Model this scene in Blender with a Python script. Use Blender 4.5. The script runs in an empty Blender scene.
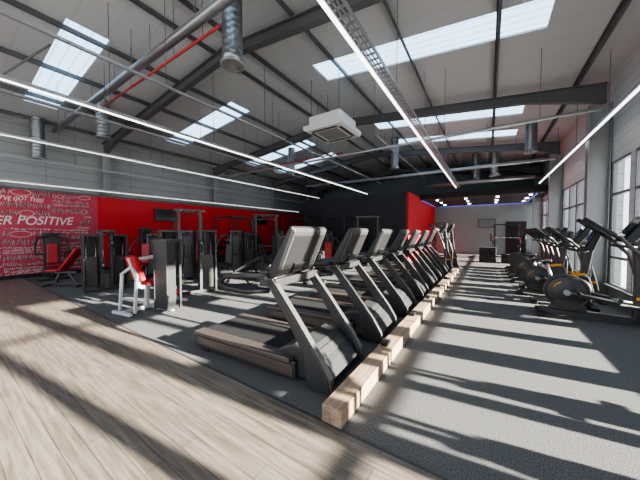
import bpy, math, random, bmesh
from mathutils import Vector, Matrix, Euler
random.seed(4)
C=bpy.context.scene.collection
# ---------------------------------------------------------------- materials
def base_nodes(name):
    m=bpy.data.materials.new(name); m.use_nodes=True
    nt=m.node_tree; return m,nt,nt.nodes['Principled BSDF']
def M(name,col,rough=.5,metal=0,var=.10,scale=18,bump=0):
    m,nt,b=base_nodes(name)
    tc=nt.nodes.new('ShaderNodeTexCoord'); n=nt.nodes.new('ShaderNodeTexNoise')
    n.inputs['Scale'].default_value=scale; n.inputs['Detail'].default_value=4
    nt.links.new(tc.outputs['Object'],n.inputs['Vector'])
    mx=nt.nodes.new('ShaderNodeMix'); mx.data_type='RGBA'
    mx.inputs['A'].default_value=(*[c*(1-var) for c in col],1)
    mx.inputs['B'].default_value=(*[min(1,c*(1+var)) for c in col],1)
    nt.links.new(n.outputs['Fac'],mx.inputs['Factor']); nt.links.new(mx.outputs['Result'],b.inputs['Base Color'])
    b.inputs['Roughness'].default_value=rough; b.inputs['Metallic'].default_value=metal
    if bump:
        bp=nt.nodes.new('ShaderNodeBump'); bp.inputs['Strength'].default_value=bump
        nt.links.new(n.outputs['Fac'],bp.inputs['Height']); nt.links.new(bp.outputs['Normal'],b.inputs['Normal'])
    return m
def E(name,col,st,ribs=0):
    m,nt,b=base_nodes(name)
    b.inputs['Base Color'].default_value=(*[c*.3 for c in col],1)
    n=nt.nodes.new('ShaderNodeTexNoise'); n.inputs['Scale'].default_value=.35
    tc=nt.nodes.new('ShaderNodeTexCoord'); nt.links.new(tc.outputs['Object'],n.inputs['Vector'])
    mp=nt.nodes.new('ShaderNodeMapRange'); mp.inputs['To Min'].default_value=st*.8; mp.inputs['To Max'].default_value=st*1.2
    nt.links.new(n.outputs['Fac'],mp.inputs['Value']); out=mp.outputs['Result']
    if ribs:
        s=nt.nodes.new('ShaderNodeSeparateXYZ'); nt.links.new(tc.outputs['Object'],s.inputs['Vector'])
        d=nt.nodes.new('ShaderNodeMath'); d.operation='DIVIDE'; d.inputs[1].default_value=ribs; nt.links.new(s.outputs['Y'],d.inputs[0])
        f=nt.nodes.new('ShaderNodeMath'); f.operation='FRACT'; nt.links.new(d.outputs[0],f.inputs[0])
        g=nt.nodes.new('ShaderNodeMapRange'); g.inputs['From Max'].default_value=.25; g.inputs['To Min'].default_value=.55; g.inputs['To Max'].default_value=1
        nt.links.new(f.outputs[0],g.inputs['Value'])
        q=nt.nodes.new('ShaderNodeMath'); q.operation='MULTIPLY'; nt.links.new(out,q.inputs[0]); nt.links.new(g.outputs['Result'],q.inputs[1]); out=q.outputs[0]
    b.inputs['Emission Color'].default_value=(*col,1)
    nt.links.new(out,b.inputs['Emission Strength'])
    return m
def carpet():
    m,nt,b=base_nodes('speckled_carpet')
    tc=nt.nodes.new('ShaderNodeTexCoord')
    n=nt.nodes.new('ShaderNodeTexNoise'); n.inputs['Scale'].default_value=115; n.inputs['Detail'].default_value=3
    r=nt.nodes.new('ShaderNodeValToRGB'); r.color_ramp.elements[0].position=.36; r.color_ramp.elements[1].position=.68
    r.color_ramp.elements[0].color=(.056,.055,.053,1); r.color_ramp.elements[1].color=(.215,.212,.205,1)
    nt.links.new(tc.outputs['Object'],n.inputs['Vector'])
    nt.links.new(n.outputs['Fac'],r.inputs['Fac'])
    nt.links.new(r.outputs['Color'],b.inputs['Base Color']); b.inputs['Roughness'].default_value=.9
    b.inputs['Specular IOR Level'].default_value=.2
    return m
def wood(name,c1,c2,mort,bw=1.6,rh=.19,swap=False,rough=.45,grain=.5):
    m,nt,b=base_nodes(name)
    tc=nt.nodes.new('ShaderNodeTexCoord'); mp=nt.nodes.new('ShaderNodeMapping')
    if swap: mp.inputs['Rotation'].default_value=(0,0,math.pi/2)
    nt.links.new(tc.outputs['Object'],mp.inputs['Vector'])
    br=nt.nodes.new('ShaderNodeTexBrick'); br.inputs['Scale'].default_value=1
    br.inputs['Brick Width'].default_value=bw; br.inputs['Row Height'].default_value=rh; br.inputs['Mortar Size'].default_value=.0022
    br.inputs['Color1'].default_value=(*c1,1); br.inputs['Color2'].default_value=(*c2,1); br.inputs['Mortar'].default_value=(*mort,1)
    nt.links.new(mp.outputs['Vector'],br.inputs['Vector'])
    mp2=nt.nodes.new('ShaderNodeMapping'); mp2.inputs['Scale'].default_value=(1.4,20,20)
    nt.links.new(mp.outputs['Vector'],mp2.inputs['Vector'])
    n=nt.nodes.new('ShaderNodeTexNoise'); n.inputs['Scale'].default_value=1.5; n.inputs['Detail'].default_value=7; n.inputs['Distortion'].default_value=.6
    nt.links.new(mp2.outputs['Vector'],n.inputs['Vector'])
    r=nt.nodes.new('ShaderNodeValToRGB'); r.color_ramp.elements[0].position=.34; r.color_ramp.elements[1].position=.64
    r.color_ramp.elements[0].color=(grain,grain*.95,grain*.9,1); r.color_ramp.elements[1].color=(1.0,1.0,1.0,1)
    nt.links.new(n.outputs['Fac'],r.inputs['Fac'])
    mx=nt.nodes.new('ShaderNodeMix'); mx.data_type='RGBA'; mx.blend_type='MULTIPLY'; mx.inputs['Factor'].default_value=.9
    nt.links.new(br.outputs['Color'],mx.inputs['A']); nt.links.new(r.outputs['Color'],mx.inputs['B'])
    nt.links.new(mx.outputs['Result'],b.inputs['Base Color']); b.inputs['Roughness'].default_value=rough
    return m
def ribbed(name,col,dark,axis,pitch,rough=.55,duty=.12):
    m,nt,b=base_nodes(name)
    tc=nt.nodes.new('ShaderNodeTexCoord'); s=nt.nodes.new('ShaderNodeSeparateXYZ'); nt.links.new(tc.outputs['Object'],s.inputs['Vector'])
    d=nt.nodes.new('ShaderNodeMath'); d.operation='DIVIDE'; d.inputs[1].default_value=pitch; nt.links.new(s.outputs[axis],d.inputs[0])
    f=nt.nodes.new('ShaderNodeMath'); f.operation='FRACT'; nt.links.new(d.outputs[0],f.inputs[0])
    r=nt.nodes.new('ShaderNodeValToRGB'); e=r.color_ramp.elements
    e[0].position=0; e[0].color=(*dark,1); e[1].position=duty; e[1].color=(*col,1)
    nt.links.new(f.outputs[0],r.inputs['Fac']); nt.links.new(r.outputs['Color'],b.inputs['Base Color'])
    b.inputs['Roughness'].default_value=rough
    return m
def glass():
    m,nt,b=base_nodes('clear_glazing')
    o=nt.nodes['Material Output']
    t=nt.nodes.new('ShaderNodeBsdfTransparent'); t.inputs['Color'].default_value=(.96,.98,.99,1)
    g=nt.nodes.new('ShaderNodeBsdfGlossy'); g.inputs['Roughness'].default_value=.03
    x=nt.nodes.new('ShaderNodeMixShader'); x.inputs[0].default_value=.04
    nt.links.new(t.outputs[0],x.inputs[1]); nt.links.new(g.outputs[0],x.inputs[2]); nt.links.new(x.outputs[0],o.inputs['Surface'])
    return m
m_carpet=carpet()
m_wood=wood('oak_plank_floor',(.25,.207,.165),(.20,.166,.133),(.065,.052,.042),bw=1.25,rh=.125)
m_timber=wood('pale_timber',(.44,.31,.21),(.38,.27,.185),(.3,.22,.16),bw=3,rh=.5,swap=True,rough=.6,grain=.6)
m_red=M('red_paint',(.56,.006,.014),.5,var=.05,scale=3)
m_red2=M('deep_red_paint',(.42,.004,.010),.6,var=.05,scale=3)
m_mural=M('mural_red',(.47,.05,.08),.6,var=.15,scale=2)
m_white=M('white_lettering',(.76,.68,.69),.6,var=.03)
m_siding=ribbed('grey_wall_cladding',(.27,.28,.285),(.14,.145,.15),'Z',.33)
m_roof=ribbed('roof_liner_sheet',(.46,.48,.49),(.40,.42,.43),'Y',.60,duty=.08)
m_steel=M('grey_painted_steel',(.11,.115,.12),.5,.1)
m_col=M('column_paint',(.26,.265,.27),.5,.1)
m_purlin=M('grey_purlin',(.11,.115,.12),.5,.2)
m_galv=M('galvanised_metal',(.27,.28,.29),.35,.8,var=.15,scale=30)
m_alu=M('satin_aluminium',(.32,.33,.34),.4,.5)
m_led=E('led_diffuser',(1,.98,.95),4.5)
m_led2=E('dim_led_diffuser',(1,.98,.95),2.0)
m_sky_glow=E('skylight_glow_panel',(.52,.75,1.0),3.0,.2)  # emission stands in for daylight through the roof strips, dimmed at the ribs
m_purple=E('violet_led',(.22,.2,1.0),.8)
m_spot=E('spot_lens',(1,.97,.9),30)
m_black=M('black_plastic',(.017,.017,.018),.42,var=.2)
m_rubber=M('black_rubber',(.014,.014,.014),.7,var=.2,bump=.1)
m_dgrey=M('charcoal_plastic',(.038,.038,.039),.38,var=.15)
m_mgrey=M('graphite_paint',(.07,.068,.067),.38,.3)
m_rail=M('bronze_grey_rail',(.115,.09,.077),.4,.4)
m_trim=M('metallic_grey_trim',(.14,.135,.13),.35,.5)
m_lgrey=M('silver_plastic',(.30,.30,.30),.38,.3)
m_wframe=M('white_powder_coat',(.55,.55,.55),.4)
m_screen=M('dark_glass_screen',(.012,.014,.018),.12,var=.1)
m_redpad=M('red_vinyl',(.40,.01,.016),.4,var=.08)
m_orange=M('orange_accent',(.75,.30,.02),.4)
m_blackwall=M('black_wall_paint',(.013,.013,.015),.6)
m_soffit=M('dark_soffit',(.014,.014,.016),.8)
m_backwall=M('pale_back_wall',(.19,.26,.27),.6,var=.04,scale=2)
m_redpipe=M('red_pipe_paint',(.35,.02,.02),.4)
m_acwhite=M('white_enamel',(.66,.66,.65),.4,var=.03)
m_frame=M('grey_window_frame',(.16,.165,.17),.4,.2)
m_glass=glass()
m_ground=M('pale_paving',(.5,.49,.48),.8,scale=2)
m_chrome=M('chrome',(.6,.6,.62),.22,1)
# ---------------------------------------------------------------- mesh builder
class MB:
    def __init__(s): s.v=[]; s.f=[]; s.sm=[]
    def _add(s,vs,fs,sm=False):
        o=len(s.v); s.v+= [tuple(v) for v in vs]
        s.f+=[tuple(i+o for i in f) for f in fs]; s.sm+=[sm]*len(fs); return s
    def box(s,c,d,rot=None):
        R=Euler(rot).to_matrix() if rot else Matrix.Identity(3)
        c=Vector(c); vs=[c+R@Vector((x*d[0]/2,y*d[1]/2,z*d[2]/2)) for x in(-1,1) for y in(-1,1) for z in(-1,1)]
        return s._add(vs,[(0,1,3,2),(4,6,7,5),(0,4,5,1),(2,3,7,6),(0,2,6,4),(1,5,7,3)])
    def tube(s,pts,r,n=10,closed=False,sq=False):
        P=[Vector(p) for p in pts]; N=len(P); up=None; rings=[]
        rr=r if isinstance(r,(list,tuple)) else [r]*N
        if sq: n=4
        for i in range(N):
            if closed: t=(P[(i+1)%N]-P[i-1])
            else: t=P[min(i+1,N-1)]-P[max(i-1,0)]
            t.normalize()
            if up is None:
                up=Vector((0,0,1)) if abs(t.z)<.9 else Vector((1,0,0))
            a=(up-t*up.dot(t)); 
            if a.length<1e-4: a=Vector((1,0,0))-t*t.x
            a.normalize(); b=t.cross(a); up=a
            k=1.0
            if 0<i<N-1 or closed:
                d1=(P[i]-P[i-1]).normalized(); k=1/max(.5,abs(d1.dot(t)))
            off=math.pi/4 if sq else 0
            q=rr[i]*(1.414 if sq else 1)
            rings.append([P[i]+(a*math.cos(off+2*math.pi*j/n)+b*math.sin(off+2*math.pi*j/n))*q*k for j in range(n)])
        vs=[v for g in rings for v in g]; fs=[]
        L=N if closed else N-1
        for i in range(L):
            for j in range(n):
                A=i*n+j;B=i*n+(j+1)%n;i2=(i+1)%N
                fs.append((A,B,i2*n+(j+1)%n,i2*n+j))
        if closed: return s._add(vs,fs,not sq)
        o=len(s.v); s._add(vs,fs,not sq)
        s.f.append(tuple(o+j for j in reversed(range(n)))); s.f.append(tuple(o+(N-1)*n+j for j in range(n))); s.sm+=[False,False]
        return s
    def cyl(s,a,b,r,r2=None,n=20): return s.tube([a,b],[r,r if r2 is None else r2],n)
    def prism(s,poly,a,b,axis='y'):
        n=len(poly)
        def mk(p,t):
            return {'y':(p[0],t,p[1]),'x':(t,p[0],p[1]),'z':(p[0],p[1],t)}[axis]
        vs=[mk(p,a) for p in poly]+[mk(p,b) for p in poly]
        fs=[tuple(range(n)),tuple(reversed(range(n,2*n)))]+[(i,i+n,(i+1)%n+n,(i+1)%n) for i in range(n)]
        return s._add(vs,fs)
    def lathe(s,prof,c,axis='z',n=24):
        c=Vector(c); vs=[]
        for (r,h) in prof:
            r=max(r,.001)
            for j in range(n):
                t=2*math.pi*j/n; x,y=r*math.cos(t),r*math.sin(t)
                vs.append(c+Vector({'z':(x,y,h),'y':(x,h,y),'x':(h,x,y)}[axis]))
        fs=[]
        for i in range(len(prof)-1):
            for j in range(n): fs.append((i*n+j,i*n+(j+1)%n,(i+1)*n+(j+1)%n,(i+1)*n+j))
        o=len(s.v); s._add(vs,fs,True)
        for i in (0,len(prof)-1):
            s.f.append(tuple(o+i*n+j for j in range(n))); s.sm.append(False)
        return s
    def build(s,name,mat,parent=None,bevel=0,**kw):
        me=bpy.data.meshes.new(name); me.from_pydata(s.v,[],s.f); me.update()
        bm=bmesh.new(); bm.from_mesh(me); bmesh.ops.recalc_face_normals(bm,faces=bm.faces); bm.to_mesh(me); bm.free()
        me.polygons.foreach_set('use_smooth',s.sm); me.materials.append(mat)
        o=bpy.data.objects.new(name,me); C.objects.link(o)
        if parent: o.parent=parent
        if bevel:
            b=o.modifiers.new('bevel','BEVEL'); b.width=bevel; b.segments=2; b.limit_method='ANGLE'; b.angle_limit=math.radians(40)
        for k,v in kw.items(): o[k]=v
        return o
def root(name,label,cat,loc=(0,0,0),rz=0,**kw):
    e=bpy.data.objects.new(name,None); e.empty_display_size=.2; C.objects.link(e)
    e.location=loc; e.rotation_euler=(0,0,rz); e['label']=label; e['category']=cat
    for k,v in kw.items(): e[k]=v
    return e
def dup(src,loc,rz=None,parent=None):
    c=src.copy(); C.objects.link(c)
    if parent is None:
        c.location=loc
        if rz is not None: c.rotation_euler=(0,0,rz)
    else: c.parent=parent
    for ch in list(src.children): dup(ch,None,None,c)
    return c
def struct(o,label=None):
    o['kind']='structure'
    if label:o['label']=label
    return o
# ---------------------------------------------------------------- dimensions
XL,XR=-13.6,2.5; XC=(XL+XR)/2; Y0,Y1=-6.0,21.6
def rz_(x): return 6.3-.11*abs(x-XC)
BAYS=[-5.0,-.4,4.2,9.3,14.2,18.8]
SKY=[(-2.4,-1.6),(1.75,2.5),(5.9,6.75),(10.3,11.15),(12.7,13.5)]
struct(MB().box(((XL+XR)/2,(1.8+Y1)/2,-.05),(XR-XL,Y1-1.8,.1)).build('floor',m_carpet),'speckled grey carpet tiled gym floor')
struct(MB().box(((XL+XR)/2,(Y0+1.8)/2,-.05),(XR-XL,1.8-Y0,.1)).build('floor',m_wood),'grey oak plank vinyl floor')
struct(MB().box(((XL+XR)/2,1.8,.002),(XR-XL,.02,.004)).build('trim_1',m_mgrey),'thin dark threshold strip between wood and carpet')
struct(MB().box((XL-.1,(Y0+Y1)/2,2.72),(.2,Y1-Y0,5.44)).build('wall_left',m_siding),'grey clad side wall')
struct(MB().box((XL+.03,(3.95+Y1)/2,1.53),(.06,Y1-3.95,3.06)).build('trim_2',m_red),'plain red painted lower wall lining')
struct(MB().box((XL+.06,(Y0+Y1)/2,3.10),(.12,Y1-Y0,.08)).build('trim_3',m_steel),'dark rail along the top of the wall lining')
struct(MB().box((XL+.075,(Y0+Y1)/2,.06),(.03,Y1-Y0,.12)).build('baseboard_left',m_black))
struct(MB().prism([(XL,0),(XR,0),(XR,rz_(XR)),(XC,6.3),(XL,rz_(XL))],Y1,Y1+.2).build('wall_back',m_backwall),'pale grey end wall')
SX={'l':(-11.9,-7.5),'r':(-4.1,.9)}
def roof():
    b=MB(); xs=[XL,SX['l'][0],SX['l'][1],XC,SX['r'][0],SX['r'][1],XR]
    ys=[Y0]+[v for s in SKY for v in s]+[Y1+.2]
    for i in range(len(xs)-1):
        for j in range(len(ys)-1):
            if i in(1,4) and j%2==1: continue
            x0,x1,y0,y1=xs[i],xs[i+1],ys[j],ys[j+1]
            b.prism([(x0,rz_(x0)),(x1,rz_(x1)),(x1,rz_(x1)+.08),(x0,rz_(x0)+.08)],y0,y1)
    return b
struct(roof().build('ceiling',m_roof),'pitched metal liner sheet roof underside')
k=0
for s in SKY:
    for a in ('l','r'):
        k+=1; x0,x1=SX[a]
        struct(MB().prism([(x0,rz_(x0)+.04),(x1,rz_(x1)+.04),(x1,rz_(x1)+.06),(x0,rz_(x0)+.06)],s[0],s[1]).build('window_%d'%k,m_sky_glow),'ribbed roof skylight strip, self-lit in place of daylight')
for i,y in enumerate(BAYS):
    b=MB()
    for sgn,xe in ((1,XL+.1),(-1,XR-.1)):
        xs=[xe,xe+sgn*1.5,XC]
        top=[rz_(x)-.15 for x in xs]; bot=[top[0]-.46,top[1]-.24,top[2]-.24]
        b.prism(list(zip(xs,top))+list(zip(xs[::-1],bot[::-1])),y-.012,y+.012)
        for j in range(2):
            b.prism([(xs[j],top[j]),(xs[j+1],top[j+1]),(xs[j+1],top[j+1]-.025),(xs[j],top[j]-.025)],y-.08,y+.08)
            b.prism([(xs[j],bot[j]),(xs[j+1],bot[j+1]),(xs[j+1],bot[j+1]-.025),(xs[j],bot[j]-.025)],y-.08,y+.08)
    b.build('roof_beam',m_steel,label='dark grey steel portal rafter spanning the roof',category='beam',group='steel roof rafters')
    for sgn,x in ((1,XL+.12),(-1,XR-.02)):
        if sgn==1: xa,xb,zb=XL+.03,XL+.36,3.15
        else: xa,xb,zb=XR-.42,XR-.02,0
        zt=rz_(x)-.66; zm=(zt+zb)/2; zh=zt-zb
        b=MB()
        b.box(((xa+xb)/2,y,zm),(xb-xa,.014,zh)); b.box((xa+.01,y,zm),(.02,.26,zh)); b.box((xb-.01,y,zm),(.02,.26,zh)); b.box(((xa+xb)/2,y,zb+.012),(xb-xa+.02,.28,.024))
        if i>=1: b.build('steel_column',m_col,label='grey steel column standing against the side wall',category='column',group='steel wall columns')
for sgn in(-1,1):
    for j in range(5):
        x=XC+sgn*(.4+j*1.75)
        b=MB(); z=rz_(x)
        b.box((x,(Y0+Y1)/2,z-.07),(.012,Y1-Y0,.13)); b.box((x+.02,(Y0+Y1)/2,z-.135),(.04,Y1-Y0,.01)); b.box((x-.02,(Y0+Y1)/2,z-.01),(.04,Y1-Y0,.01))
        b.build('roof_purlin',m_purlin,label='long grey steel purlin under the roof sheet',category='beam',group='roof purlins')
# right wall with windows
WZ0,WZ1=.3,3.3
k=20
m_pale=ribbed('pale_wall_cladding',(.52,.56,.57),(.32,.35,.36),'Z',.25)
struct(MB().box((XR+.1,(Y0+Y1)/2,WZ0/2),(.2,Y1-Y0,WZ0)).build('wall_right',m_siding),'low grey sill wall below the windows')
struct(MB().box((XR+.1,(Y0+Y1)/2,(WZ1+5.42)/2),(.2,Y1-Y0,5.42-WZ1)).build('wall_right',m_pale),'pale grey ribbed wall cladding above the windows')
struct(MB().box((XR-.02,(Y0+Y1)/2,WZ0+.02),(.16,Y1-Y0,.04)).build('trim_4',m_frame),'dark window sill')
BE=BAYS+[21.4]
gr=random.Random(12)
for n,(a,b_) in enumerate(zip(BE[:-1],BE[1:])):
    struct(MB().box((XR+.1,a,(WZ0+WZ1)/2),(.2,.34,WZ1-WZ0)).build('wall_right',m_siding),'grey pier between windows')
    y0,y1=a+.17,b_-.17; N=5; pitch=(y1-y0)/N
    wide=(n>=3)
    for q in range(N):
        k+=1; gap=.06 if wide else gr.choice((.10,.2,.36))  # near-bay pier widths made up to break the sun into floor streaks
        p0=y0+q*pitch; p1=p0+pitch-(gap if q<N-1 else 0); w=p1-p0
        if q<N-1: struct(MB().box((XR+.1,p1+gap/2,(WZ0+WZ1)/2),(.2,gap,WZ1-WZ0)).build('wall_right',m_frame if wide else m_pale),'narrow grey pier between windows, near ones added to stripe the sunlight')
        r=root('window_%d'%k,'grey framed window with transoms','window',(0,0,0)); r['kind']='structure'
        fr=MB()
        for (yy,ww) in ((p0+.02,.04),(p1-.02,.04)): fr.box((XR+.04,yy,(WZ0+WZ1)/2),(.07,ww,WZ1-WZ0))
        for zz in (WZ0+.03,WZ1-.03,2.5,1.0): fr.box((XR+.04,(p0+p1)/2,zz),(.07,w,.06))
        fr.build('window_frame',m_frame,r)
        MB().box((XR+.04,(p0+p1)/2,(WZ0+WZ1)/2),(.01,w-.07,WZ1-WZ0-.06)).build('window_glass',m_glass,r)
MB().box((XR+30.3,5,-.25),(60,90,.1)).build('outdoor_ground',m_ground,label='pale paving outside the windows',category='ground',kind='structure')
# ---------------------------------------------------------------- studio block and far end
ST=3.6
struct(MB().box(((-10.2-3.6)/2,13.9,ST/2),(6.6,.2,ST)).build('wall_studio_front',m_blackwall),'black partition wall of the studio')
struct(MB().box((-3.55,(13.8+Y1)/2,ST/2+.05),(.12,Y1-13.8,ST+.1)).build('wall_studio_side',m_red2),'red side wall of the studio')
struct(MB().box((-10.2,(14+Y1)/2,ST/2),(.2,Y1-14,ST)).build('wall_studio_left',m_blackwall),'black side wall of the studio')
struct(MB().box(((-10.2-3.6)/2,(13.8+Y1)/2,ST+.05),(6.6,Y1-13.8,.1)).build('ceiling',m_blackwall),'black lid of the studio')
struct(MB().box(((-3.5+XR)/2,(16.4+Y1)/2,ST+.1),(XR+3.5,Y1-16.4,.3)).build('ceiling',m_soffit),'dark lowered ceiling at the far end')
struct(MB().box((1.55,Y1-.03,1.15),(1.1,.06,2.3)).build('door_1',m_blackwall),'doorway in the end wall, its dark opening a black slab')  # black slab painted in for the shade inside an open doorway
for x,y in ((-3.44,19),(XR-.5,19)):
    MB().box((x+.03,y,ST-.08),(.04,4.6,.03)).build('led_strip',m_purple,label='violet LED strip light under the lowered ceiling',category='light',group='violet strip lights')
MB().box((-.6,Y1-.03,ST-.1),(5.0,.04,.04)).build('led_strip',m_purple,label='violet LED strip light under the lowered ceiling',category='light',group='violet strip lights')
sp=root('spotlight','small round ceiling spotlight','light',(-2.6,17,ST-.05),0,group='far ceiling spotlights')
MB().lathe([(.09,0),(.1,-.02),(.08,-.03),(.07,-.01)],(0,0,0)).build('spotlight_housing',m_black,sp)
MB().cyl((0,0,-.03),(0,0,-.05),.07).build('spotlight_lens',m_spot,sp)
for x in(-2.6,-1.1,.4,1.8):
    for y in (17,18.6,20.2):
        if (x,y)!=(-2.6,17): dup(sp,(x,y,ST-.05))
# ---------------------------------------------------------------- wall mural
mu=root('wall_mural','red mural panel covered in white hand lettering and doodles','wall mural',(XL+.005,0,0))
MB().box((.025,(Y0+3.95)/2,1.53),(.05,3.95-Y0,3.06)).build('mural_panel',m_mural,mu)
def text_part(s,y0,z0,w,h,shear=0,wob=0):
    cu=bpy.data.curves.new('t','FONT'); cu.body=s; cu.extrude=0; cu.offset=.012; o=bpy.data.objects.new('t',cu); C.objects.link(o)
    bpy.context.view_layer.update()
    me=bpy.data.meshes.new_from_object(o.evaluated_get(bpy.context.evaluated_depsgraph_get()))
    xs=[v.co.x for v in me.vertices]; ys=[v.co.y for v in me.vertices]
    x0,x1,a0,a1=min(xs),max(xs),min(ys),max(ys); vs=[]
    for v in me.vertices:
        X=(v.co.x-x0)/(x1-x0)*w; Z=(v.co.y-a0)/(a1-a0)*h
        vs.append((.056,y0+X+shear*Z,z0+Z+wob*math.sin(X*9)))
    b=MB(); b._add(vs,[tuple(p.vertices) for p in me.polygons])
    bpy.data.objects.remove(o); bpy.data.meshes.remove(me)
    b.build('lettering',m_white,mu,label='white hand painted slogan lettering')
text_part('FOREVER POSITIVE',.2,1.86,2.95,.30,.22,.015)
text_part("YOU'VE GOT THIS!",1.1,2.68,1.3,.15,.15,.02)
db=MB()
rnd=random.Random(9)
def squig(y,z,w,h,kind):
    cl=False
    if kind==1: P=[(.058,y+w/2+w/2*math.cos(i*math.pi/6),z+h/2*math.sin(i*math.pi/6)) for i in range(12)]; cl=True
    else:
        n=max(5,int(w/.025)); P=[(.058,y+w*i/n+rnd.uniform(-.012,.012),z+h*rnd.uniform(.2,.55)*(1 if i%2 else -1)) for i in range(n+1)]
    db.tube(P,.010,4,closed=cl)
cols=[-3.5,-2.2,-.9,.3,1.4,2.6,3.75]
for ci in range(len(cols)-1):
    z=.12+rnd.random()*.06
    while z<2.92:
        hh=rnd.choice((.06,.08,.12,.18,.26)); z+=hh/2
        y=cols[ci]+rnd.random()*.06
        while y<cols[ci+1]-.1:
            w=min(.06+rnd.random()*hh*2.2,cols[ci+1]-y-.02)
            hit1=1.76<z<2.25 and y<3.25 and y+w>.15
            hit2=2.60<z<2.90 and y<2.45 and y+w>1.05
            if not hit1 and not hit2: squig(y,z+rnd.uniform(-.015,.015),w,hh*.8,rnd.choice((0,0,0,0,1)))
            y+=w+.03
        z+=hh/2+.02
db.build('doodle_lines',m_white,mu,label='thin white handwritten scribble',kind='stuff')
def tv(loc,rz):
    r=root('wall_television','flat black television mounted on the wall','television',loc,rz)
    MB().box((.06,0,0),(.05,1.0,.58)).build('television_body',m_black,r,.01)
    MB().box((.088,0,0),(.006,.95,.53)).build('screen',m_screen,r)
    MB().box((.02,0,0),(.04,.3,.3)).build('wall_bracket',m_steel,r)
tv((XL+.06,6.6,2.45),0); tv((XL+.06,13.1,2.4),0); tv((-.1,Y1,2.2),-math.pi/2)
# ---------------------------------------------------------------- linear lights
def linear_light(x,z,y0,y1,tw,label,off=0,wires=5,lw=.035,mat=None):
    r=root('linear_light',label,'ceiling light',(x,y0,z),0)
    L=y1-y0
    b=MB()
    for sx in(-1,1): b.box((off+sx*tw/2,L/2,.045),(.012,L,.06))
    nn=int(L/(.12 if off else .4))
    for i in range(nn): b.box((off,L*(i+.5)/nn,.03),(tw,.03,.012))
    if off: b.box((off+tw*.16,L/2,.03),(.015,L,.012)); b.box((off-tw*.16,L/2,.03),(.015,L,.012))
    b.build('light_tray',m_alu,r)
    MB().box((0,L/2,.01),(lw,L,.03)).build('light_diffuser',mat or m_led,r)
    for i in range(wires):
        yy=L*(i+.35)/wires; h=rz_(x)-z-.22
        MB().cyl((off,yy,.03),(off,yy,h),.006,n=6).build('suspension_wire',m_steel,r)
    return r
linear_light(-1.44,3.9,-1,15.2,.15,'long perforated metal tray with a bright LED line',.10,7,.04)
linear_light(-6.2,3.9,-1,14.8,.05,'long slim suspended LED line light',0,7,.022)
linear_light(-9.7,3.9,-1,14.8,.05,'long slim suspended LED line light',0,7,.02,m_led2)
linear_light(-12.4,3.15,-1,16,.05,'long slim suspended LED line light near the red wall',0,7,.02,m_led2)
linear_light(2.0,3.9,4.5,16,.07,'long slim LED line light beside the window wall',0,5,.035)
def cable_rail(x,z,y0,y1,w=.05):
    r=root('cable_rail','long slim aluminium cable rail hung below the roof','cable tray',(x,y0,z),0,group='suspended cable rails')
    L=y1-y0
    MB().box((0,L/2,.02),(w,L,.04)).build('rail_profile',m_alu,r)
    for i in range(6):
        yy=L*(i+.4)/6
        MB().cyl((0,yy,.03),(0,yy,rz_(x)-z-.22),.006,n=6).build('suspension_wire',m_steel,r)
cable_rail(-5.0,4.25,-1,14); cable_rail(-11.2,3.7,-1,15); cable_rail(-7.9,4.3,-1,14,.1); cable_rail(-3.0,4.6,7.8,15,.04)
def cross_pipe(y,z,x0,x1,r_,mat,label,nw=6,name='suspended_pipe'):
    r=root(name,label,'pipe',(0,y,z))
    MB().cyl((x0,0,0),(x1,0,0),r_,n=14).build('pipe_run',mat,r)
    for i in range(nw):
        x=x0+(x1-x0)*(i+.5)/nw
        MB().cyl((x,0,0),(x,0,rz_(x)-z-.02),.006,n=6).build('hanger_rod',m_steel,r)
cross_pipe(7.4,4.05,-9.5,1.85,.035,m_alu,'slim silver pipe running across the hall')
cross_pipe(11.6,4.05,-6.0,1.85,.035,m_alu,'slim silver pipe running across the hall')
cross_pipe(2.66,5.22,-13.1,2.0,.085,m_galv,'thick galvanised pipe hung below the roof')
cross_pipe(2.85,5.12,-9.8,-3.9,.025,m_redpipe,'red sprinkler pipe hung below the roof')
cross_pipe(15.6,4.2,-3.4,1.8,.1,m_galv,'thick galvanised duct near the lowered ceiling')
cross_pipe(9.9,5.0,-13.1,-5.3,.025,m_redpipe,'red sprinkler pipe hung below the roof')
cross_pipe(13.0,4.4,-9.5,1.8,.04,m_alu,'slim silver pipe near the far rafters')
def duct(x,y,z,rad=.18):
    r=root('spiral_duct','spiral galvanised air duct with a round diffuser hanging from the roof','air duct',(x,y,z),0,group='hanging spiral ducts')
    h=rz_(x)-z-.04; prof=[]; n=int(h/.11)
    for i in range(n):
        t=h*i/n
        prof+=[(rad,t),(rad,t+h/n*.85),(rad+.004,t+h/n*.92)]
    prof.append((rad,h)); MB().lathe(prof,(0,0,0)).build('duct_tube',m_galv,r)
    MB().lathe([(rad*1.0,.02),(rad*1.2,0),(rad*1.2,-.03),(rad*.9,-.02),(rad*.85,.0),(rad*.6,-.05),(rad*.55,-.01),(rad*.3,-.05),(.01,-.05)],(0,0,0)).build('round_diffuser',m_lgrey,r)
for p in ((-3.95,3.15,4.65),(-10.3,3.2,4.6),(1.25,12.1,4.5),(-3.8,12.4,4.65),(-12.9,2.2,4.1),(-8.6,10.5,4.5),(-.6,16.0,4.35),(.2,14.9,4.3)): duct(*p)
ac=root('air_conditioner','white ceiling cassette air conditioner hung on rods','air conditioner',(-3.85,6.6,4.5))
MB().box((0,0,.24),(1.0,1.0,.28)).build('unit_body',m_acwhite,ac,.015)
MB().prism([(-.62,.0),(-.55,-.05),(.55,-.05),(.62,0),(.62,.1),(-.62,.1)],-.62,.62).build('face_panel',m_acwhite,ac,.01)
g=MB().box((0,0,-.052),(.66,.7,.006))
for i in range(9): g.box((0,-.32+i*.08,-.055),(.66,.03,.012))
g.build('intake_grille',m_lgrey,ac)
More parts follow.
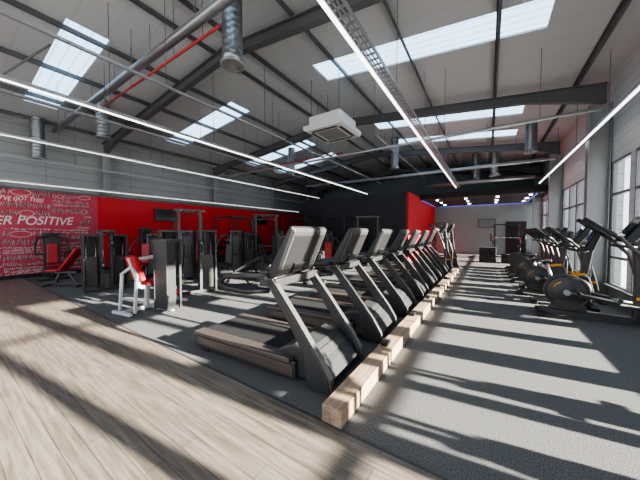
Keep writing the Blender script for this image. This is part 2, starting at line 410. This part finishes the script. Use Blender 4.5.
for sx,sy,w,d in ((0,.46,.8,.08),(0,-.46,.8,.08),(.46,0,.08,.8),(-.46,0,.08,.8)): MB().box((sx,sy,-.055),(w,d,.01)).build('air_louver',m_mgrey,ac)
for sx in(-.45,.45):
    for sy in(-.45,.45): MB().cyl((sx,sy,.36),(sx,sy,1.42),.01,n=6).build('hanger_rod',m_steel,ac)
MB().cyl((-13,.4,5.0),(-8,1.6,5.65),.02,n=8).build('brace_rod',m_steel,label='thin diagonal steel roof brace rod',category='brace')
# ---------------------------------------------------------------- treadmill
SKEW=math.radians(3)
def treadmill(loc,rz):
    r=root('treadmill','charcoal commercial treadmill with tilted console, parked against a timber sleeper','treadmill',loc,rz,group='row of treadmills')
    MB().prism([(-2.10,.04),(-2.18,.1),(-2.14,.2),(-2.02,.235),(-.4,.235),(-.4,.04)],-.41,.41).build('deck',m_dgrey,r,.02)
    MB().box((-1.26,0,.241),(1.54,.54,.012)).build('running_belt',m_rubber,r)
    for s in(-1,1):
        MB().prism([(-2.10,.215),(-2.04,.262),(-.45,.275),(-.45,.215)],s*.29,s*.445).build('side_rail',m_rail,r,.01)
        MB().prism([(-2.0,.10),(-1.98,.19),(-.42,.2),(-.42,.08)],s*.405,s*.425).build('side_skirt',m_rail,r,.004)
        MB().prism([(-.24,.02),(.03,.02),(.01,.16),(-.10,.34),(-.40,.72),(-.70,1.08),(-.81,1.08),(-.53,.72),(-.29,.36)],s*.375,s*.43).build('upright',m_dgrey,r,.014)
        MB().prism([(.035,.03),(.055,.03),(.035,.17),(-.075,.35),(-.375,.73),(-.675,1.09),(-.695,1.09),(-.395,.725),(-.095,.345),(.015,.165)],s*.37,s*.435).build('upright_trim',m_trim,r,.003)
        MB().tube([(-.76,s*.40,.95),(-1.1,s*.40,.90),(-1.45,s*.39,.91),(-1.56,s*.39,.95),(-1.56,s*.39,1.02),(-1.45,s*.39,1.05),(-1.1,s*.40,1.08),(-.8,s*.40,1.10)],.034,10).build('handrail',m_black,r)
        MB().box((-1.9,s*.36,.022),(.12,.07,.044)).build('foot',m_rubber,r)
        MB().prism([(-.98,1.02),(-.95,1.14),(-.72,1.16),(-.68,1.02)],s*.16,s*.36).build('cup_holder',m_mgrey,r,.015)
    MB().prism([(-.70,.04),(-.70,.27),(-.60,.34),(-.44,.41),(-.26,.38),(-.08,.22),(-.0,.10),(-.0,.04)],-.355,.355).build('motor_hood',m_dgrey,r,.03)
    MB().box((-.165,0,.305),(.10,.5,.014),(0,.73,0)).build('hood_vent',m_mgrey,r,.004)
    MB().prism([(-.88,.99),(-.86,1.07),(-.62,1.09),(-.64,.99)],-.43,.43).build('crossbar',m_dgrey,r,.015)
    MB().tube([(-.9,-.16,1.06),(-1.02,-.13,1.1),(-1.04,0,1.11),(-1.02,.13,1.1),(-.9,.16,1.06)],.022,8).build('grip_bar',m_black,r)
    MB().prism([(-.82,1.12),(-.50,1.66),(-.465,1.67),(-.445,1.63),(-.67,1.12),(-.73,1.07)],-.37,.37).build('console',m_black,r,.025)
    MB().prism([(-.64,1.14),(-.435,1.60),(-.435,1.645),(-.475,1.645),(-.68,1.14)],-.35,.35).build('console_back',m_mgrey,r,.012)
    MB().prism([(-.605,1.20),(-.445,1.56),(-.46,1.57),(-.63,1.20)],-.32,.32).build('back_cover',m_black,r,.01)
    MB().prism([(-.60,1.13),(-.56,1.24),(-.60,1.26),(-.66,1.13)],-.16,.16).build('lower_bracket',m_black,r,.01)
    MB().prism([(-.792,1.17),(-.532,1.605),(-.542,1.611),(-.802,1.176)],-.30,.30).build('display_screen',m_screen,r)
    MB().cyl((-.90,0,1.10),(-.905,0,1.125),.03,n=14).build('stop_button',m_redpad,r)
    return r
t0=treadmill((-1.30,2.52,0),SKEW)
for i in range(1,7): dup(t0,(-1.30,2.52+1.4*i,0),SKEW)
b0=MB().box((0,1.24,.075),(.19,2.48,.15)).build('timber_sleeper',m_timber,None,.006,label='pale timber floor sleeper running past the treadmill fronts',category='timber beam',group='timber sleepers')
b0.location=(-1.06,1.80,0)
for i in range(1,4): dup(b0,(-1.06,1.80+2.5*i,0))
s0=root('power_socket','small black power socket on the timber sleeper','power socket',(-1.08,3.22,.15),0,group='sleeper power sockets')
MB().box((0,0,.025),(.09,.14,.05)).build('socket_box',m_black,s0,.008)
MB().tube([(-.04,0,.03),(-.06,.04,.04),(-.05,.09,.03),(-.0,.11,.012),(.03,.1,.012)],.01,6).build('power_cable',m_rubber,s0)
for i in range(1,6): dup(s0,(-1.08,3.22+1.4*i,.15))
# ---------------------------------------------------------------- elliptical
def elliptical(loc,rz,label='black elliptical cross trainer with large round rear flywheel by the windows',grp='row of cross trainers',lift=0,sc=1):
    r=root('cross_trainer',label,'cross trainer',loc,rz,group=grp); u=lift; r.scale=(sc,sc,sc)
    MB().tube([(.05,0,.08),(1.45,0,.08)],.045,sq=True).build('base_frame',m_mgrey,r,.01)
    for x,w in((.06,.56),(1.44,.62)): MB().box((x,0,.03),(.12,w,.06)).build('floor_foot',m_rubber,r,.015)
    MB().lathe([(.01,-.06),(.24,-.06),(.27,-.04),(.27,.04),(.24,.06),(.01,.06)],(.38,0,.42),'y',28).build('flywheel_housing',m_dgrey,r)
    MB().prism([(.16,.1),(.66,.1),(.54,.28),(.24,.28)],-.07,.07).build('rear_shell',m_dgrey,r,.02)
    for s in(-1,1):
        MB().tube([(.38+.27*math.cos(a*math.pi/16),s*.065,.42+.27*math.sin(a*math.pi/16)) for a in range(32)],.014,8,closed=True).build('wheel_ring',m_mgrey,r)
        MB().cyl((.38,s*.05,.42),(.38,s*.17,.42),.045).build('wheel_hub',m_lgrey,r)
        MB().tube([(.38-.17*math.sin(a),s*.066,.42+.17*math.cos(a)) for a in (.4,.8,1.2)],.009,6).build('accent_arc',m_orange,r)
        MB().box((.38-s*.1,s*.15,.42),(.28,.02,.04)).build('crank_arm',m_trim,r,.006)
        MB().tube([(.38-s*.2,s*.21,.42),(.8,s*.21,.34),(1.18,s*.22,.30)],.028,8).build('pedal_arm',m_trim,r)
        MB().prism([(.50,.40),(.92,.34),(.96,.41),(.92,.37),(.54,.44),(.50,.48)],s*.14,s*.31).build('footplate',m_black,r,.006)
        MB().tube([(1.2,s*.24,.22),(1.21,s*.26,.7),(1.12,s*.28,1.05),(.92,s*.29,1.3+u),(.70,s*.27,1.48+u),(.54,s*.24,1.60+u)],[.028,.028,.026,.024,.026,.022],10).build('arm_lever',m_mgrey,r)
        MB().tube([(.92,s*.29,1.3+u),(.70,s*.272,1.48+u),(.53,s*.24,1.61+u)],.032,10).build('lever_grip',m_black,r)
    MB().prism([(1.12,.08),(1.44,.08),(1.36,.5),(1.26,.9),(1.19,1.34+u),(1.08,1.34+u),(1.12,.8)],-.065,.065).build('mast',m_dgrey,r,.02)
    MB().prism([(1.13,.40),(1.37,.40),(1.35,.44),(1.13,.44)],-.069,.069).build('accent_stripe',m_orange,r)
    MB().prism([(.94,1.26+u),(1.18,1.64+u),(1.24,1.62+u),(1.21,1.46+u),(1.06,1.24+u)],-.25,.25).build('console',m_black,r,.02)
    MB().prism([(.956,1.305+u),(1.165,1.63+u),(1.157,1.635+u),(.948,1.31+u)],-.2,.2).build('display_screen',m_screen,r)
    MB().tube([(1.08,-.22,1.18+u),(.9,-.2,1.2+u),(.86,0,1.21+u),(.9,.2,1.2+u),(1.08,.22,1.18+u)],.018,8).build('fixed_handle',m_black,r)
    return r
e0=elliptical((.66,8.5,0),math.radians(-3),sc=1.06)
for y in (10.3,11.15,12.0,12.85,13.7): dup(e0,(.62,y,0))
elliptical((.82,6.65,0),math.radians(-4),'large black cross trainer with orange accents beside the windows','row of cross trainers',0,1.14)
e1=elliptical((-2.75,12.2,0),0,'tall black cross trainer standing past the last treadmill','cross trainers behind the treadmills',.25,1.05)
dup(e1,(-2.6,13.2,0))
def bike(loc,rz):
    r=root('exercise_bike','black upright exercise bike with small orange accents by the windows','exercise bike',loc,rz,group='exercise bikes in the cardio row')
    for x in(.05,1.0): MB().box((x,0,.03),(.13,.52,.06)).build('floor_foot',m_rubber,r,.02)
    MB().tube([(.05,0,.08),(1.0,0,.08)],.045,sq=True).build('base_frame',m_trim,r,.01)
    MB().prism([(.34,.1),(.96,.1),(1.02,.32),(.94,.66),(.82,.74),(.68,.62),(.46,.46),(.33,.3)],-.085,.085).build('drive_housing',m_dgrey,r,.03)
    for s in(-1,1):
        MB().lathe([(.01,-.012),(.25,-.012),(.27,0),(.25,.012),(.01,.012)],(.70,s*.095,.38),'y',28).build('flywheel_cover',m_dgrey,r)
        MB().prism([(.66,.66),(.86,.70),(.90,.70),(.86,.75),(.80,.74),(.66,.70)],s*.082,s*.092).build('accent_stripe',m_orange,r)
        MB().cyl((.55,s*.1,.34),(.55,s*.12,.34),.1).build('crank_disc',m_lgrey,r)
        MB().box((.55+s*.08,s*.13,.34),(.2,.02,.04)).build('crank_arm',m_trim,r)
        MB().box((.55+s*.17,s*.195,.34),(.12,.1,.03)).build('pedal',m_black,r,.008)
        MB().tube([(.92,0,1.2),(.8,s*.2,1.2),(.6,s*.24,1.24),(.5,s*.22,1.32)],.022,8).build('handlebar',m_black,r)
    MB().tube([(.40,0,.4),(.26,0,.92)],.03,12).build('seat_post',m_chrome,r)
    MB().prism([(-.0,-.12),(.08,-.13),(.2,-.06),(.34,-.025),(.36,0),(.34,.025),(.2,.06),(.08,.13),(0,.12),(-.02,0)],.92,.99,'z').build('saddle',m_black,r,.025)
    MB().prism([(.80,.68),(.92,.68),(1.0,1.3),(.90,1.3)],-.04,.04).build('mast',m_dgrey,r,.02)
    MB().prism([(.80,1.24),(1.02,1.62),(1.08,1.60),(.96,1.22)],-.24,.24).build('console',m_black,r,.02)
    MB().prism([(.816,1.285),(1.006,1.61),(.998,1.615),(.808,1.29)],-.19,.19).build('display_screen',m_screen,r)
    return r
k0=bike((.85,7.62,0),-.05); dup(k0,(.8,9.4,0),-.05); dup(k0,(1.4,3.4,0),-.05); dup(k0,(1.4,2.5,0),-.05)
# ---------------------------------------------------------------- strength kit
def weights(r,x,y,h,mat_sh=None,w=.5,d=.26):
    mat_sh=mat_sh or m_dgrey
    for s in(-1,1):
        MB().box((x-d*.2,y+s*(w/2),h/2+.03),(d*.6,.025,h-.06)).build('side_shroud',mat_sh,r,.01)
        MB().tube([(x+d*.4,y+s*(w/2),.04),(x+d*.4,y+s*(w/2),h)],.02,sq=True).build('stack_post',m_mgrey,r)
    MB().box((x,y,h),(d+.02,w+.05,.06)).build('top_cap',m_mgrey,r,.015)
    b=MB().box((x,y,.12+h*.27),(.11,w-.14,h*.54))
    for i in range(int(h*.55/.05)): b.box((x,y,.12+i*.05),(.14,w-.10,.036))
    b.build('weight_stack',m_mgrey,r)
    for s in(-1,1): MB().cyl((x,y+s*.1,.05),(x,y+s*.1,h-.03),.012,n=8).build('guide_rod',m_chrome,r)
    MB().cyl((x,y,h*.6),(x,y,h-.03),.006,n=6).build('lift_cable',m_black,r)
    MB().box((x-d*.45,y,h/2+.03),(.012,w-.04,h-.1)).build('front_shroud',mat_sh,r)
def press(loc,rz,label,fm=None,pm=None,h=1.55,pads=1.2,name='chest_press_machine'):
    fm=fm or m_mgrey; pm=pm or m_redpad
    r=root(name,label,'weight machine',loc,rz)
    weights(r,.72,0,h,w=.4,d=.2)
    f=MB(); f.tube([(-.55,0,.05),(.8,0,.05)],.03,sq=True); f.tube([(-.5,-.38,.04),(-.5,.38,.04)],.03,sq=True); f.tube([(.72,-.36,.04),(.72,.36,.04)],.03,sq=True)
    f.tube([(.15,0,.05),(.22,0,.7),(.3,0,h-.1),(.66,0,h-.02)],.03,sq=True); f.tube([(-.12,0,.05),(-.12,0,.42)],.03,sq=True); f.build('machine_frame',fm,r,.006)
    MB().box((-.12,0,.46),(.38,.32,.07)).build('seat',pm,r,.03)
    MB().box((.14,0,(.52+pads)/2),(.07,.28,pads-.52),(0,.1,0)).build('backrest',pm,r,.03)
    for s in(-1,1):
        MB().tube([(.3,s*.06,h-.12),(.25,s*.34,h-.15),(.05,s*.40,1.15),(-.12,s*.40,.85)],.025,10).build('lever_arm',fm,r)
        MB().tube([(-.12,s*.42,.86),(-.14,s*.24,.86)],.024,10).build('hand_grip',m_rubber,r)
        MB().tube([(-.3,s*.02,.1),(-.36,s*.2,.14)],.02,8).build('foot_peg',m_rubber,r)
    return r
def leg_machine(loc,rz,label,fm=None,pm=None,h=1.25,sc=1):
    fm=fm or m_wframe; pm=pm or m_redpad
    r=root('leg_extension_machine',label,'weight machine',loc,rz); r.scale=(sc,sc,sc)
    weights(r,.0,-.55,h,m_dgrey,.40,.34)
    f=MB(); f.tube([(-.6,.0,.05),(.7,0,.05)],.035,sq=True); f.tube([(.0,-.7,.045),(0,.25,.045)],.035,sq=True)
    f.tube([(-.6,-.3,.04),(-.6,.3,.04)],.03,sq=True); f.tube([(.66,-.3,.04),(.66,.3,.04)],.03,sq=True)
    f.tube([(-.1,0,.05),(-.1,0,.5),(.3,0,.5),(.62,0,.06)],.035,sq=True); f.tube([(-.25,0,.5),(-.45,0,1.15)],.03,sq=True); f.tube([(-.1,0,.5),(-.25,0,.5)],.032,sq=True)
    f.tube([(.1,-.5,1.15),(.1,-.1,1.15),(-.42,0,1.1)],.028,sq=True); f.tube([(-.5,-.25,.04),(-.45,-.25,.8),(-.4,-.02,.95)],.025,sq=True)
    f.tube([(-.5,.25,.04),(-.45,.25,.8),(-.4,.02,.95)],.025,sq=True); f.build('machine_frame',fm,r,.006)
    MB().box((.08,0,.57),(.44,.40,.09)).build('seat',pm,r,.03)
    MB().box((-.33,0,.92),(.10,.34,.56),(0,-.3,0)).build('backrest',pm,r,.03)
    MB().cyl((.5,-.26,.28),(.5,.26,.28),.07).build('ankle_roller',m_redpad,r)
    MB().cyl((.36,-.24,.68),(.36,.24,.68),.06).build('thigh_roller',m_black,r)
    for s in(-1,1):
        MB().tube([(.34,s*.2,.5),(.44,s*.2,.4),(.5,s*.2,.28)],.022,8).build('lever_arm',fm,r)
        MB().tube([(-.12,s*.25,.5),(-.1,s*.3,.7),(.02,s*.3,.72)],.018,8).build('side_handle',m_rubber,r)
    return r
def cable(loc,rz,label,H=2.2,W=1.0,SH=1.55,sw=.36):
    r=root('cable_machine',label,'weight machine',loc,rz)
    for s in(-1,1):
        weights(r,0,s*(W/2+.2),SH,m_dgrey,sw,.30)
        MB().tube([(.2,s*W/2,.05),(.2,s*W/2,H)],.032,sq=True).build('column',m_mgrey,r,.006)
        MB().box((.2,s*W/2,1.0+s*.3),(.12,.1,.16)).build('pulley_carriage',m_black,r,.01)
        MB().lathe([(.0,-.015),(.05,-.015),(.04,0),(.05,.015),(0,.015)],(.29,s*W/2,1.0+s*.3),'y',16).build('pulley_wheel',m_lgrey,r)
        MB().tube([(.3,s*W/2,.95+s*.3),(.3,s*W/2-s*.08,.8+s*.3),(.3,s*W/2+s*.08,.8+s*.3)],.012,8,closed=True).build('pull_handle',m_rubber,r)
        MB().tube([(.2,s*W/2,H-.02),(-.0,s*(W/2+.1),SH+.04)],.02,sq=True).build('stay_tube',m_mgrey,r)
    MB().tube([(.2,-W/2-.1,H),(.2,W/2+.1,H)],.032,sq=True).build('top_beam',m_mgrey,r,.006)
    MB().tube([(.2,-W/2-.4,.04),(.2,W/2+.4,.04)],.032,sq=True).build('base_beam',m_mgrey,r,.006)
    MB().tube([(.24,-W*.3,H-.02),(.3,-W*.25,H-.1),(.3,W*.25,H-.1),(.24,W*.3,H-.02)],.016,8).build('chin_up_bar',m_rubber,r)
    return r
def rack(loc,rz,label,H=2.4):
    r=root('power_rack',label,'squat rack',loc,rz)
    for x in(-.55,.55):
        for y in(-.6,.6): MB().tube([(x,y,0),(x,y,H)],.03,sq=True).build('post',m_black,r,.004)
    f=MB()
    for y in(-.6,.6): f.tube([(-.55,y,H-.05),(.55,y,H-.05)],.028,sq=True)
    for x in(-.55,.55): f.tube([(x,-.6,H-.05),(x,.6,H-.05)],.028,sq=True)
    f.build('top_frame',m_black,r)
    f=MB()
    for y in(-.6,.6): f.tube([(-.55,y,.05),(.55,y,.05)],.03,sq=True)
    f.tube([(.55,-.6,.05),(.55,.6,.05)],.03,sq=True); f.build('base_rails',m_black,r)
    for y in(-.6,.6):
        MB().box((-.62,y,1.18),(.1,.05,.12)).build('bar_hook',m_redpad,r)
        MB().tube([(-.55,y*.97,.75),(.55,y*.97,.75)],.02,8).build('safety_bar',m_redpad,r)
        for z,q in((.5,.22),(.95,.18)):
            MB().lathe([(.03,-.03),(q,-.03),(q,.03),(.03,.03)],(.45,y+math.copysign(.08,y),z),'y',20).build('weight_plate',m_rubber,r)
    bb=root('barbell','loaded barbell resting on the rack hooks','barbell',(0,0,0)); bb.location=Vector(loc)+Matrix.Rotation(rz,3,'Z')@Vector((-.64,0,1.265)); bb.rotation_euler=(0,0,rz)
    MB().cyl((0,-1.0,0),(0,1.0,0),.016,n=10).build('bar',m_chrome,bb)
    for y in(-.8,.8): MB().lathe([(.02,-.03),(.21,-.03),(.225,-.02),(.225,.02),(.21,.03),(.02,.03)],(0,y,0),'y',24).build('weight_plate',m_rubber,bb)
def bench(loc,rz,label,ang=.0,pm=None):
    r=root('weight_bench',label,'bench',loc,rz); pm=pm or m_redpad
    f=MB(); f.tube([(-.5,0,.06),(.5,0,.06)],.03,sq=True); f.tube([(-.5,-.25,.03),(-.5,.25,.03)],.03,sq=True); f.tube([(.5,-.3,.03),(.5,.3,.03)],.03,sq=True)
    f.tube([(-.35,0,.06),(-.2,0,.4)],.03,sq=True); f.tube([(.3,0,.06),(.05,0,.4)],.03,sq=True); f.tube([(-.35,0,.4),(.3,0,.4)],.03,sq=True); f.build('bench_frame',m_mgrey,r,.005)
    MB().box((-.33,0,.46),(.34,.3,.07)).build('seat_pad',pm,r,.025)
    c=.42*math.cos(ang); s=.42*math.sin(ang)
    MB().box((-.12+c,0,.46+s),(.84,.3,.07),(0,-ang,0)).build('back_pad',pm,r,.025)
    return r
def db_rack(loc,rz):
    r=root('dumbbell_rack','three tier black dumbbell rack against the red wall','rack',loc,rz)
    for y in(-1.15,1.15):
        MB().tube([(-.25,y,0),(-.25,y,.05),(.1,y,1.1)],.03,sq=True).build('rack_leg',m_dgrey,r)
    for i,z in enumerate((.25,.6,.95)):
        MB().box((-.12+i*.1,0,z),(.3,2.4,.03)).build('rack_shelf',m_mgrey,r)
    R=Matrix.Rotation(rz,3,'Z'); src=None
    for i,z in enumerate((.25,.6,.95)):
        for j in range(9):
            p=Vector(loc)+R@Vector((-.12+i*.1,-1.0+j*.25,z+.015+.079))
            if src is None:
                src=root('dumbbell','black rubber hex dumbbell with chrome grip on the rack','dumbbell',p,rz,group='dumbbells on the rack')
                MB().cyl((-.08,0,0),(.08,0,0),.016,n=8).build('grip',m_chrome,src)
                for s in(-1,1): MB().lathe([(.0,-.04),(.07,-.04),(.078,-.02),(.078,.02),(.07,.04),(0,.04)],(s*.1,0,0),'x',8).build('dumbbell_head',m_rubber,src)
            else: dup(src,p,rz)
pi=math.pi
leg_machine((-5.95,2.6,0),pi*.55,'white framed leg machine with red vinyl seat and back pads',h=1.5,sc=.95)
cable((-6.6,3.8,0),-.35,'tall dark cable machine with twin shrouded weight stacks',2.15,.5,1.62,.40)
cable((-8.95,2.75,0),-.1,'low dark twin weight stack station with shrouds',1.62,.2,1.5,.34)
press((-9.9,4.1,0),pi*.72,'grey row machine with red pads and a shrouded weight stack',h=1.5,name='row_machine')
bench((-10.5,2.3,0),.6,'red padded adjustable bench with raised back',.9)
bench((-6.1,5.0,0),.9,'black padded weight bench beside the cable machine',.5,m_black)
press((-12.5,2.4,0),pi*.95,'black framed press machine against the mural wall',fm=m_black,h=1.55)
G='graphite press machine with %s pads and shrouded stack'
for i,(x,y,a) in enumerate(((-9.2,5.7,2.4),(-7.4,5.6,2.0),(-11.6,5.2,pi),(-5.0,8.3,2.3),(-8.1,9.3,2.6),(-6.1,9.7,2.2),(-10.9,12.6,2.9),(-8.1,4.3,2.2),(-4.9,6.9,2.5))):
    b=i%3!=0
    press((x,y,0),a,G%('black' if b else 'red'),pm=m_black if b else m_redpad,h=1.5+.12*(i%3))
cable((-7.4,7.4,0),-.6,'tall dark cable machine with slim columns',2.25,.8,1.5)
rack((-9.6,7.7,0),pi,'slim black power rack with red hooks',2.3)
leg_machine((-6.2,6.5,0),1.2,'graphite leg machine with black pads',m_mgrey,m_black,1.45)
leg_machine((-11.5,6.9,0),2.2,'graphite leg machine with red pads',m_mgrey,m_redpad,1.45)
cable((-10.4,10.2,0),-.4,'tall grey cable machine with twin shrouded weight stacks',2.3,1.3)
db_rack((-13.05,8.8,0),pi); db_rack((-13.05,11.6,0),pi)
bench((-11.9,8.6,0),.2,'flat red padded weight bench near the dumbbells'); bench((-11.9,10.9,0),.1,'black padded bench with raised back',.7,m_black)
rack((-8.9,11.9,0),pi,'black power rack with red safety bars'); rack((-6.7,12.3,0),pi,'black power rack with red safety bars')
cable((-4.7,11.3,0),-1.2,'tall grey cable machine beside the black partition',2.3,.9)
for (x,y,z,w,h) in ((.0,16.3,0,.75,.5),(.0,16.3,.5,.75,.3),(.95,16.4,0,.7,.45)):
    r=root('plyometric_box','black padded plyometric box','box',(x,y,z))
    MB().box((0,0,h/2),(w,.6,h)).build('padded_body',m_rubber,r,.03)
    for s in(-1,1): MB().box((s*w*.3,-.303,h*.5),(.1,.01,.05)).build('side_label',m_mgrey,r)
rack((.95,19.3,0),pi/2,'black power rack under the lowered ceiling',2.1)
cable((-2.6,19.2,0),-1.5,'tall dark cable machine under the lowered ceiling',2.2,.7)
# ---------------------------------------------------------------- light
sun=bpy.data.lights.new('sun','SUN'); sun.energy=62; sun.angle=math.radians(1.0); sun.color=(1,.92,.81)
so=bpy.data.objects.new('sun',sun); C.objects.link(so)
d=Vector((-1,-.12,-.30)); so.rotation_euler=d.to_track_quat('-Z','Y').to_euler(); so.location=(20,3,10)
w=bpy.data.worlds.new('sky'); bpy.context.scene.world=w; w.use_nodes=True
nt=w.node_tree; bg=nt.nodes['Background']
tc=nt.nodes.new('ShaderNodeTexCoord'); sx=nt.nodes.new('ShaderNodeSeparateXYZ'); r=nt.nodes.new('ShaderNodeValToRGB')
nt.links.new(tc.outputs['Generated'],sx.inputs['Vector']); nt.links.new(sx.outputs['Z'],r.inputs['Fac']); nt.links.new(r.outputs['Color'],bg.inputs['Color'])
r.color_ramp.elements[0].position=.0; r.color_ramp.elements[0].color=(.96,.97,1,1); r.color_ramp.elements[1].position=.6; r.color_ramp.elements[1].color=(.62,.76,.98,1)
bg.inputs['Strength'].default_value=2.6
try: bpy.context.scene.view_settings.look='AgX - Medium High Contrast'
except Exception as e: print(e)
# ---------------------------------------------------------------- camera
cam=bpy.data.cameras.new('camera'); co=bpy.data.objects.new('camera',cam); C.objects.link(co)
cam.sensor_width=36; cam.lens=36*258/640; cam.clip_start=.05; cam.clip_end=300
co.location=(0,0,1.6); co.rotation_euler=(math.radians(90-1.78),0,math.radians(33.07))
bpy.context.scene.camera=co
